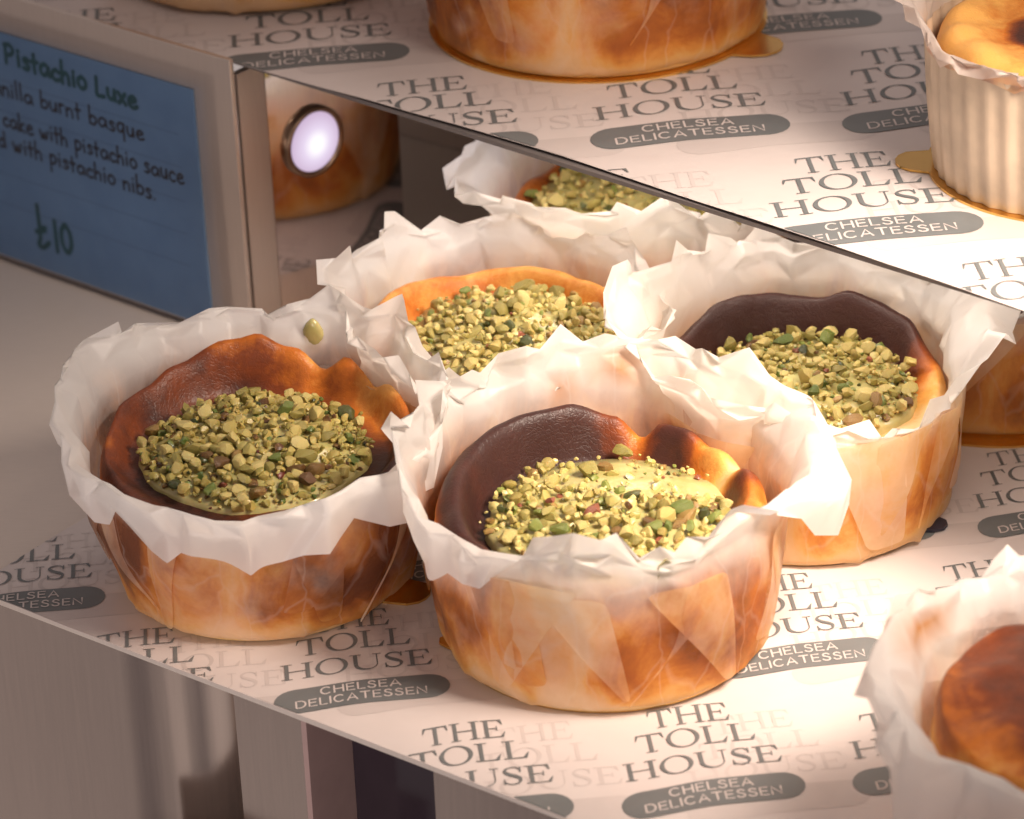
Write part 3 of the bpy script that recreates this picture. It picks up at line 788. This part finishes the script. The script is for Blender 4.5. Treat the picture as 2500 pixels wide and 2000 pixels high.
def topping(root, rnd, rs, zc, dome, count, parts, off=(0, 0), thick=.05, spill=6, heap=1.0, cover=None):
    sd = rnd.uniform(0, 40)
    def rad(p): return rs * (1 + .07 * noise.noise(Vector((math.cos(R(p)) * 1.7 + sd, math.sin(R(p)) * 1.7, 2))) + .03 * noise.noise(Vector((math.cos(R(p)) * 5 + sd, math.sin(R(p)) * 5, 2))))
    def surf(x, y):
        p = math.degrees(math.atan2(y, x)); f = math.hypot(x, y) / rad(p)
        return zc + thick + dome * max(0, 1 - f * f) + .012 * noise.noise(Vector((x * 6 + sd, y * 6, 1)))
    bm = bmesh.new(); rows = []
    for k in range(15):
        f = k / 14; row = []
        for j in range(80):
            p = 360 * j / 80; r_ = rad(p) * (1 - f) if k > 2 else rad(p) * (1.0 - (.0, .008, .03)[k])
            x, y = math.cos(R(p)) * r_, math.sin(R(p)) * r_
            z = surf(x, y) if k > 2 else zc + (-.03, thick * .55, thick * .92)[k]
            row.append(bm.verts.new((x + off[0], y + off[1], z)))
            if k == 14: break
        rows.append(row)
    for A, B in zip(rows[:-1], rows[1:]):
        for j in range(80):
            i = (j + 1) % 80
            if len(B) == 1: bm.faces.new((A[j], A[i], B[0]))
            else: bm.faces.new((A[j], A[i], B[i], B[j]))
    from_bm('pistachio_sauce', bm, M_SAUCE, root, True)
    pcs = []; pts = []
    tries = 0
    while len(pcs) < count and tries < count * 40:
        tries += 1
        a = rnd.uniform(0, 360); f = math.sqrt(rnd.random()) * (.97 if len(pcs) > spill else 1.12)
        r_ = rad(a) * f; x, y = math.cos(R(a)) * r_, math.sin(R(a)) * r_
        if cover and cover(x, y) < rnd.random(): continue
        lay = 0 if len(pcs) < count * .58 else 1
        s = rnd.choice((.016, .021, .025, .029, .034, .039, .049)) * rnd.uniform(.85, 1.15)
        lim = s * 1.0
        if any(l == lay and (x - u) ** 2 + (y - v) ** 2 < (lim + t * .75) ** 2 * (.55 if lay else .62) for u, v, t, l in pts): continue
        pts.append((x, y, s, lay))
        z = (surf(x, y) if f <= 1 else zc + thick + .05) + s * .12 + lay * .030 * heap
        mi = rnd.choices(range(6), NUT_P)[0]
        M = Matrix.Translation((x + off[0], y + off[1], z)) @ Matrix.Rotation(rnd.uniform(0, 6.3), 4, 'Z') @ Matrix.Rotation(rnd.uniform(-.7, .7), 4, 'X') @ Matrix.Rotation(rnd.uniform(-.5, .5), 4, 'Y') @ Matrix.Diagonal((s, s, s, 1))
        pcs.append((s + lay * .012 - y * .004, M, mi, rnd.choice(NUTS[mi])))
    pcs.sort(key=lambda q: -q[0])
    for _, M, mi, me in pcs[:parts]:
        o = bpy.data.objects.new('pistachio_piece', me); COL.objects.link(o); o.parent = root; o.matrix_local = M
    rest = pcs[parts:]
    # fine crumbs between the pieces
    for _ in range(count // 2):
        a = rnd.uniform(0, 360); r_ = rad(a) * math.sqrt(rnd.random()) * 1.03; x, y = math.cos(R(a)) * r_, math.sin(R(a)) * r_
        s = rnd.uniform(.008, .015)
        rest.append((0, Matrix.Translation((x + off[0], y + off[1], surf(x, y) + .004 + rnd.random() * .03 * heap)) @ Matrix.Rotation(rnd.uniform(0, 6), 4, 'Z') @ Matrix.Diagonal((s, s, s, 1)), 0, rnd.choice(NUTS[rnd.choices(range(6), NUT_P)[0]])))
    bm = bmesh.new()
    for _, M, mi, me in rest:
        mi = next(k for k, v in NUTS.items() if me in v)
        n0 = len(bm.verts); f0 = len(bm.faces)
        bm.from_mesh(me); bm.verts.ensure_lookup_table(); bm.faces.ensure_lookup_table()
        for v in bm.verts[n0:]: v.co = M @ v.co
        for f in bm.faces[f0:]: f.material_index = mi
    o = from_bm('pistachio_crumbs', bm, NUT_M, root)
    o['kind'] = 'stuff'

def board(loc, r, tab_deg, label, tab=.13, reach=.0, m=None):
    bm = bmesh.new(); pts = []
    for k in range(120):
        p = 3 * k; d = abs((p - tab_deg + 180) % 360 - 180)
        rr = r
        # a round finger tab
        c = Vector((math.cos(R(tab_deg)), math.sin(R(tab_deg)))) * (r + reach)
        dirv = Vector((math.cos(R(p)), math.sin(R(p))))
        b_ = dirv.dot(c); disc = b_ * b_ - c.length_squared + tab * tab
        if disc > 0: rr = max(rr, b_ + math.sqrt(disc))
        pts.append(dirv * rr)
    lo = [bm.verts.new((p.x, p.y, .003)) for p in pts]; hi = [bm.verts.new((p.x, p.y, .015)) for p in pts]
    hi2 = [bm.verts.new((p.x * .97, p.y * .97, .0145)) for p in pts]
    bm.faces.new(list(reversed(lo))); bm.faces.new(hi2)
    for k in range(120):
        i = (k + 1) % 120
        bm.faces.new((lo[k], lo[i], hi[i], hi[k])); bm.faces.new((hi[k], hi[i], hi2[i], hi2[k]))
    o = from_bm('cake_board', bm, m or M_GOLD); o.location = loc
    return tag(o, label, 'cake board', 'gold cake boards' if m is None else None)

def smear(root, deg, r_, z, wd, ht, rnd, material, tilt=.12):
    """a thick drip stuck to the paper"""
    bm = bmesh.new(); pts = []
    c = Vector((math.cos(R(deg)) * r_, math.sin(R(deg)) * r_, z)); nrm = Vector((math.cos(R(deg)), math.sin(R(deg)), 0)); tg = Vector((-nrm.y, nrm.x, 0))
    n = 22; rows = []
    for k, f in enumerate((1.0, .97, .85, .5)):
        row = []
        for j in range(n):
            a = 2 * math.pi * j / n; q = 1 + .28 * noise.noise(Vector((math.cos(a) * 1.6, math.sin(a) * 1.6, deg)))
            row.append(bm.verts.new(c + tg * (math.cos(a) * wd * q * f) + Vector((0, 0, math.sin(a) * ht * q * f)) + nrm * (tilt * math.sin(a) * ht * f) - nrm * (.0, .012, .022, .028)[k]))
        rows.append(row)
    for A, B in zip(rows[:-1], rows[1:]):
        for j in range(n): bm.faces.new((A[j], A[(j + 1) % n], B[(j + 1) % n], B[j]))
    bm.faces.new(rows[-1])
    bmesh.ops.recalc_face_normals(bm, faces=bm.faces)
    return from_bm('sauce_drip', bm, material, root, True)

CAKES = 'burnt cheesecakes wrapped in baking parchment'
def cheesecake(loc, Rr, Rb, rim, crust, seed, label, bias, zc=.66, sauce=None, h0=.66, cream=(0.83, 0.58, 0.29), **kw):
    rnd = random.Random(seed)
    root = empty('cheesecake', loc); tag(root, label, 'cake', CAKES)
    cm = make_cake('baked_cheesecake', bias, cream)
    cake_body(root, Rr, Rb, h0, crust, rnd, cm, zc, kw.pop('ri_f', .70), kw.pop('rp_f', .85))
    if sauce: topping(root, rnd, zc=zc, **sauce)
    wrapper(root, Rr, Rb, rim, rnd, h0, bias=bias, **kw)
    return root
def K(*a): return [(a[i], a[i + 1]) for i in range(0, 8, 2)]

# front cake
c2 = cheesecake((.39, -2.20, 0), .795, .745, {
    180: K(.04, .84, .09, .96, .12, 1.03, .12, 1.07), 155: K(0.030, 0.855, 0.080, 0.950, 0.100, 0.995, 0.100, 1.010), 125: K(0.020, 0.828, 0.060, 0.895, 0.080, 0.932, 0.090, 0.940),
    108: K(0.020, 0.870, 0.050, 0.980, 0.070, 1.050, 0.070, 1.090), 90: K(0.030, 0.850, 0.070, 0.940, 0.100, 0.990, 0.120, 1.010), 70: K(0.030, 0.850, 0.080, 0.930, 0.120, 0.980, 0.140, 1.000),
    45: K(0.050, 0.790, 0.100, 0.880, 0.140, 0.930, 0.160, 0.940), 20: K(.08, .82, .18, .94, .26, .98, .31, .92), 0: K(.09, .80, .19, .92, .29, .91, .29, .74),
    -15: K(.05, .82, .14, .91, .24, .85, .23, .63), -30: K(.02, .82, .06, .89, .10, .91, .14, .85), -45: K(.0, .79, .02, .84, .03, .88, .04, .91),
    -60: K(.0, .75, .0, .79, .01, .82, .01, .84), -68: K(-.01, .73, -.02, .76, -.03, .78, -.03, .79), -82: K(-.01, .73, -.02, .76, -.03, .79, -.03, .81),
    -85: K(.0, .78, -.01, .84, -.02, .90, -.03, .96), -97: K(.0, .78, -.01, .84, -.01, .88, -.02, .92), -112: K(.0, .78, .0, .83, .01, .86, .02, .88),
    -130: K(.02, .80, .06, .84, .09, .80, .08, .70), -150: K(.03, .81, .09, .86, .12, .77, .09, .58), -165: K(.04, .82, .10, .90, .13, .84, .11, .68)},
    {180: (.74, .92), 150: (.79, 1.0), 120: (.84, 1.05), 100: (.83, .95), 82: (.76, .62), 72: (.62, .40), 63: (.72, .70), 52: (.755, .75), 42: (.69, .35), 33: (.715, .30), 23: (.655, .12), 11: (.735, .80), -4: (.70, .50), -25: (.64, .35), -90: (.62, .6), -150: (.68, .95)},
    21, 'frontmost cheesecake in crumpled white parchment, dark brown crust at its back, nuts in green sauce', 0.04, zc=.555, ri_f=.70, rp_f=.84,
    sauce=dict(rs=.56, dome=.05, count=330, parts=100, off=(.03, 0), cover=lambda x, y: .14 if (y > .10 and x > -.22) else 1.0), stains=((82, .93, 9, 1.0), (100, .86, 5, .7), (62, .86, 8, .6)), nflap=15)
smear(c2, -72, .80, .74, .035, .07, random.Random(1), M_SAUCE)
# left cake
c1 = cheesecake((-1.20, -1.54, 0), .785, .685, {
    180: K(0.035, 0.833, 0.100, 0.935, 0.135, 0.958, 0.130, 0.850), 160: K(0.035, 0.833, 0.090, 0.935, 0.125, 0.978, 0.130, 0.970), 148: K(0.045, 0.843, 0.100, 0.945, 0.135, 0.998, 0.140, 1.010), 130: K(0.035, 0.843, 0.090, 0.925, 0.125, 0.958, 0.130, 0.960),
    105: K(0.025, 0.843, 0.060, 0.905, 0.085, 0.938, 0.090, 0.950), 80: K(0.025, 0.843, 0.050, 0.915, 0.075, 0.948, 0.080, 0.950), 62: K(0.025, 0.863, 0.050, 0.965, 0.065, 1.028, 0.060, 1.070), 50: K(0.025, 0.863, 0.060, 0.945, 0.085, 1.008, 0.090, 1.020),
    30: K(0.025, 0.863, 0.060, 0.945, 0.075, 0.998, 0.080, 1.010), 10: K(0.025, 0.843, 0.060, 0.905, 0.085, 0.938, 0.090, 0.940), -12: K(.03, .84, .06, .92, .09, .96, .10, .97),
    -28: K(.03, .80, .08, .89, .13, .87, .11, .70), -45: K(.03, .78, .08, .88, .13, .86, .11, .65), -62: K(.02, .76, .06, .86, .10, .82, .09, .60), -78: K(.02, .74, .05, .79, .08, .74, .06, .56),
    -95: K(.02, .74, .05, .77, .08, .72, .06, .55), -120: K(.02, .76, .06, .80, .09, .74, .08, .56), -150: K(0.030, 0.775, 0.080, 0.820, 0.100, 0.755, 0.070, 0.580), -168: K(0.040, 0.815, 0.110, 0.890, 0.140, 0.855, 0.120, 0.720)},
    {180: (0.735, .55), 150: (0.775, .75), 125: (0.815, .62), 105: (0.895, .60), 92: (0.905, .55), 78: (0.815, .45), 66: (0.715, .30), 55: (0.835, .35), 42: (0.715, .28), 28: (0.795, .30), 12: (0.755, .5), -10: (0.735, .85), -40: (0.675, .9), -80: (0.615, .45), -110: (0.635, .8), -150: (0.695, .85)},
    35, 'cheesecake beside the steel deck, its parchment rim rolled outward all along its front', .14, zc=.635, ri_f=.76, rp_f=.91,
    sauce=dict(rs=.545, dome=.10, thick=.025, count=560, parts=100, off=(-.01, -.02)), nflap=13, pleat=.046, wet_top=1.05)
smear(c1, 73, .838, .86, .050, .085, random.Random(2), M_SAUCE, -.1)
# middle back cake
c3 = cheesecake((-.02, -.62, 0), .74, .70, {
    180: K(.03, .88, .06, .98, .08, 1.05, .08, 1.08), 150: K(.03, .88, .06, .97, .08, 1.03, .09, 1.05), 128: K(.03, .88, .06, .98, .08, 1.04, .08, 1.08), 110: K(.02, .84, .05, .90, .07, .95, .08, .97), 96: K(.02, .84, .05, .92, .07, .98, .08, 1.02),
    80: K(.03, .86, .06, .94, .09, 1.0, .10, 1.04), 60: K(.03, .84, .06, .90, .09, .95, .10, .98), 30: K(.03, .82, .06, .88, .08, .92, .09, .94), 0: K(.02, .80, .05, .86, .07, .90, .08, .92),
    -30: K(.0, .78, .02, .84, .03, .87, .04, .88), -90: K(.0, .76, .02, .80, .03, .83, .03, .84), -150: K(.01, .80, .03, .86, .05, .90, .05, .92)},
    {180: (.80, .38), 150: (.84, .32), 110: (.80, .3), 60: (.80, .2), 20: (.76, .4), -40: (.72, .5), -100: (.74, .7), -140: (.76, .75), -165: (.76, .45)},
    44, 'cheesecake in the middle behind the two nearest, under crumpled parchment with green sauce and nuts', -.02, zc=.66, ri_f=.72, rp_f=.87,
    sauce=dict(rs=.545, dome=.10, count=430, parts=100, off=(.02, .02), cover=lambda x, y: .35 if y > .25 else 1.0))
# right cake
c4 = cheesecake((1.41, -1.05, 0), .74, .70, {
    185: K(.05, .88, .12, 1.0, .17, 1.08, .19, 1.10), 165: K(.05, .88, .12, 1.02, .18, 1.12, .20, 1.16), 150: K(.03, .86, .07, .96, .09, 1.02, .10, 1.04), 135: K(.02, .86, .05, .98, .06, 1.06, .06, 1.10), 110: K(.03, .86, .06, .94, .08, 1.0, .08, 1.03),
    90: K(.03, .86, .06, .94, .08, 1.0, .08, 1.03), 62: K(.03, .84, .06, .92, .08, .97, .09, 1.0), 40: K(.03, .80, .07, .86, .10, .90, .11, .91), 26: K(.0, .82, .10, .95, .20, 1.05, .26, 1.12), 8: K(-.06, .82, .06, .96, .20, 1.06, .33, 1.0), -10: K(-.10, .74, -.04, .88, .10, .98, .22, .90),
    -28: K(.0, .66, .02, .68, .03, .70, .04, .71), -60: K(.0, .66, .01, .69, .02, .70, .02, .71), -90: K(.0, .73, .01, .77, .02, .80, .02, .82), -140: K(.01, .78, .03, .86, .05, .92, .06, .95)},
    {180: (0.730, .9), 150: (0.770, 1.0), 120: (0.810, 1.05), 90: (0.790, 1.05), 60: (0.830, 1.05), 35: (0.770, 1.0), 15: (0.690, .7), -8: (0.610, .20), -40: (0.590, .02), -70: (0.590, .02), -110: (0.630, .3), -150: (0.690, .8)},
    58, 'cheesecake with a nearly black back crust and pale cream front edge, behind the frontmost cake', -.12, zc=.57, ri_f=.72, rp_f=.87,
    sauce=dict(rs=.545, dome=.07, count=480, parts=100, off=(-.0, .0)), nflap=13)
# cakes half under the upper shelf
c5 = cheesecake((.72, .82, 0), .74, .70, {
    180: K(.05, .85, .12, .92, .19, .98, .22, .98), 150: K(.03, .9, .07, 1.0, .1, 1.05, .12, 1.08), 90: K(.03, .85, .06, .9, .08, .95, .1, .98), 30: K(.03, .85, .06, .92, .1, .96, .12, .96), 0: K(.04, .85, .08, .9, .12, .92, .14, .92),
    -30: K(.05, .82, .1, .86, .14, .88, .17, .86), -55: K(.04, .8, .08, .88, .11, .95, .13, .99), -80: K(.03, .85, .07, .97, .1, 1.06, .12, 1.12), -105: K(.03, .88, .07, 1.0, .1, 1.09, .13, 1.14), -120: K(.04, .90, .09, 1.02, .13, 1.12, .16, 1.18), -138: K(.05, .86, .11, .98, .15, 1.08, .18, 1.12), -160: K(.08, .86, .17, .95, .25, 1.0, .3, .98)},
    {0: (.76, .4), 90: (.8, .5), 180: (.78, .5), -90: (.74, .4)}, 63, 'cheesecake at the back, half hidden under the upper shelf, tall parchment rim toward the viewer', -.03, zc=.70,
    sauce=dict(rs=.60, dome=.09, count=260, parts=70), nflap=7)
c6 = cheesecake((2.52, .16, 0), .74, .70, {
    0: K(.02, .84, .05, .9, .07, .93, .08, .95), 90: K(.02, .84, .05, .9, .07, .95, .08, .98), 180: K(.02, .76, .04, .80, .06, .82, .07, .83), -90: K(.01, .72, .03, .75, .05, .77, .06, .77), -130: K(.01, .74, .04, .77, .06, .79, .07, .80)},
    {0: (.78, 1.0), 90: (.8, .9), 180: (.80, 1.0), -90: (.76, 1.0), -135: (.78, 1.05)}, 71, 'cheesecake furthest along the lower shelf, cut by the picture edge, on a gold board', -.08, zc=.68,
    sauce=dict(rs=.56, dome=.08, count=240, parts=60), nflap=8)
# near plain cake
c7 = cheesecake((2.34, -4.18, 0), .72, .68, {
    180: K(.06, .80, .14, .91, .22, .95, .25, .86), 150: K(.05, .84, .11, .94, .17, 1.0, .19, 1.0), 110: K(.03, .84, .08, .93, .12, .98, .14, .98), 80: K(.03, .84, .07, .92, .1, .97, .12, .98), 0: K(.03, .84, .07, .92, .1, .97, .12, .98),
    -90: K(.02, .78, .06, .82, .11, .76, .12, .50), -125: K(.03, .79, .09, .83, .15, .76, .16, .48), -150: K(.04, .80, .12, .87, .19, .82, .20, .54), -165: K(.05, .79, .13, .88, .2, .84, .22, .66)},
    {180: (.79, .55), 90: (.80, .66), 0: (.79, .55), -60: (.76, .26), -90: (.76, .26), -130: (.76, .36)}, 82, 'plain cheesecake with a domed red brown top and no nuts, nearest the viewer', .03, zc=.82, ri_f=.6, rp_f=.90, wet_top=.7,
    stains=((150, .90, 16, 1.0),), nflap=7)

# on the upper shelf
u1 = cheesecake((.54, 1.37, ZU), .94, .875, {a: K(.02, .9, .05, 1.0, .08, 1.06, .1, 1.1) for a in range(0, 360, 40)}, {0: (.95, .7), 120: (.95, .8), 240: (.95, .7)},
                91, 'large dark browned cheesecake on the upper shelf with a gold tab beneath', .05, zc=.8, h0=.78, wet_top=1.1, nflap=6, pleat=.030)
u2 = cheesecake((-1.27, 2.50, ZU), .94, .90, {a: K(.02, .9, .05, 1.0, .08, 1.06, .1, 1.1) for a in range(0, 360, 40)}, {0: (.95, .7), 180: (.95, .7)},
                97, 'beige wrapped cheesecake on the upper shelf behind the blue price ticket', -.1, zc=.8, h0=.78, nflap=4, material=M_WRAP_DRY)
board((-1.20, -1.54, 0), .64, -22, 'gold board with a finger tab beneath the cake with the rolled rim', .115, .08)
board((.39, -2.20, 0), .715, 185, 'thin gold board showing as a sliver beneath the frontmost cheesecake', .06)
board((2.52, .16, 0), .80, 60, 'gold board beneath the cake furthest along the lower shelf')
board((.54, 1.37, ZU), .90, -31, 'gold board with a tab beneath the large dark cake above', .15, .03)
board((1.41, -1.05, 0), .655, -28, 'black board whose small tab shows beneath the pale fronted cake', .07, .03, M_BLACKCARD)

# paper cup of cake on the upper shelf, pleated
def cup(loc, label):
    root = empty('paper_cup_cake', loc); tag(root, label, 'cake')
    rnd = random.Random(5)
    bm = bmesh.new(); n = 240; rows = []
    for z, r0 in ((.016, .66), (.1, .675), (.35, .70), (.6, .715), (.68, .72)):
        row = []
        for j in range(n):
            p = 360 * j / n; rr = r0 + .014 * (abs(((j % 6) / 6) * 2 - 1) - .5) + .004 * noise.noise(Vector((p * .1, z, 0)))
            row.append(bm.verts.new((math.cos(R(p)) * rr, math.sin(R(p)) * rr, z)))
        rows.append(row)
    for A, B in zip(rows[:-1], rows[1:]):
        for j in range(n): bm.faces.new((A[j], A[(j + 1) % n], B[(j + 1) % n], B[j]))
    from_bm('pleated_case', bm, simple('pleated_paper', (0.60, 0.47, 0.34), 0.5, var=.22, scale=3), root, True)
    cake_body(root, .705, .65, .66, {0: (.74, .25), 90: (.76, .35), 180: (.74, .15), 270: (.73, .25)}, rnd, make_cake('orange_cheesecake', -.02, (0.86, 0.45, 0.12)), .68, .5, .8)
    wrapper_keys = {0: K(.0, .76, .02, .82, .04, .86, .05, .88), 90: K(.0, .76, .02, .82, .04, .86, .05, .9), 150: K(.0, .78, .03, .90, .05, 1.0, .07, 1.12), 172: K(.0, .76, .02, .84, .05, .92, .06, 1.0), 200: K(.0, .72, .02, .75, .04, .74, .05, .68), 240: K(.0, .72, .02, .74, .03, .74, .04, .70), 280: K(.0, .74, .02, .78, .04, .8, .05, .80)}
    ww = wrapper(root, .722, .672, wrapper_keys, rnd, .66, collar=True, nflap=0, material=M_WRAP_DRY, pleat=.006)
    return root
cup((2.73, -.76, ZU), 'pleated paper cup cake with orange top on the upper shelf, cut by the picture edge')
board((2.73, -.76, ZU), .70, 172, 'gold board whose tab shows beside the pleated paper cup', .12, .03)

# ------------------------------------------------------------------ below the lower shelf
B0 = -2.861
def FP(s, back, z): return D1 * (s - 0.93) + N1 * (B0 + back) + Vector((0, 0, z))
def slab(name, s0, s1, b0, b1, z0, z1, m, label, cat, taper=None):
    bm = bmesh.new()
    o = FP(s0, b0, z0); box(bm, o, D1 * (s1 - s0), N1 * (b1 - b0), Vector((0, 0, z1 - z0)))
    return tag(from_bm(name, bm, m), label, cat)
bm = bmesh.new()
prof = [(-2.2, .20), (.55, .20), (.80, .22), (1.0, .30), (1.16, .46), (1.26, .70), (1.30, .9)]
lo = [bm.verts.new(FP(s, b_, -2.6)) for s, b_ in prof]; hi = [bm.verts.new(FP(s, b_, -.065)) for s, b_ in prof]
for k in range(len(prof) - 1): bm.faces.new((lo[k], lo[k + 1], hi[k + 1], hi[k])).smooth = True
tag(from_bm('curved_fascia', bm, M_FASCIA), 'curved beige steel panel below the shelf edge near the ticket frame', 'panel')
slab('steel_pilaster', 1.30, 1.715, .16, .50, -2.6, -.065, M_FASCIA, 'narrow beige steel upright between curved panel and dark opening', 'panel')
bm = bmesh.new()
box(bm, FP(1.718, .14, -2.6), D1 * .03, N1 * .5, Vector((0, 0, 2.53)))
tag(from_bm('edge_strip', bm, simple('pink_strip', (0.40, 0.27, 0.25), .4)), 'thin pinkish strip bordering the dark opening below the shelf', 'trim')
slab('dark_glass', 1.75, 2.49, .45, .50, -2.6, -.065, simple('smoked_glass', (0.035, 0.024, 0.032), .12), 'dark smoked glass pane set back below the shelf', 'glass pane')
slab('steel_fascia', 2.49, 4.4, .12, .50, -2.6, -.065, M_FASCIA, 'wide steel panel below the shelf, right of the dark glass', 'panel')
fr_ = empty('ticket_frame', FP(.78, -.05, -2.0)); tag(fr_, 'small dark ticket in a pale frame at the bottom edge', 'price card')
bm = bmesh.new(); box(bm, D1 * 0, D1 * 1.0, N1 * .02, Vector((0, 0, .98)))
from_bm('frame', bm, simple('pale_frame', (0.42, 0.34, 0.31), .4), fr_)
bm = bmesh.new(); box(bm, D1 * .03 - N1 * .006 + Vector((0, 0, .03)), D1 * .94, N1 * .006, Vector((0, 0, .91)))
from_bm('ticket', bm, simple('dark_ticket', (0.06, 0.05, 0.065), .4), fr_)
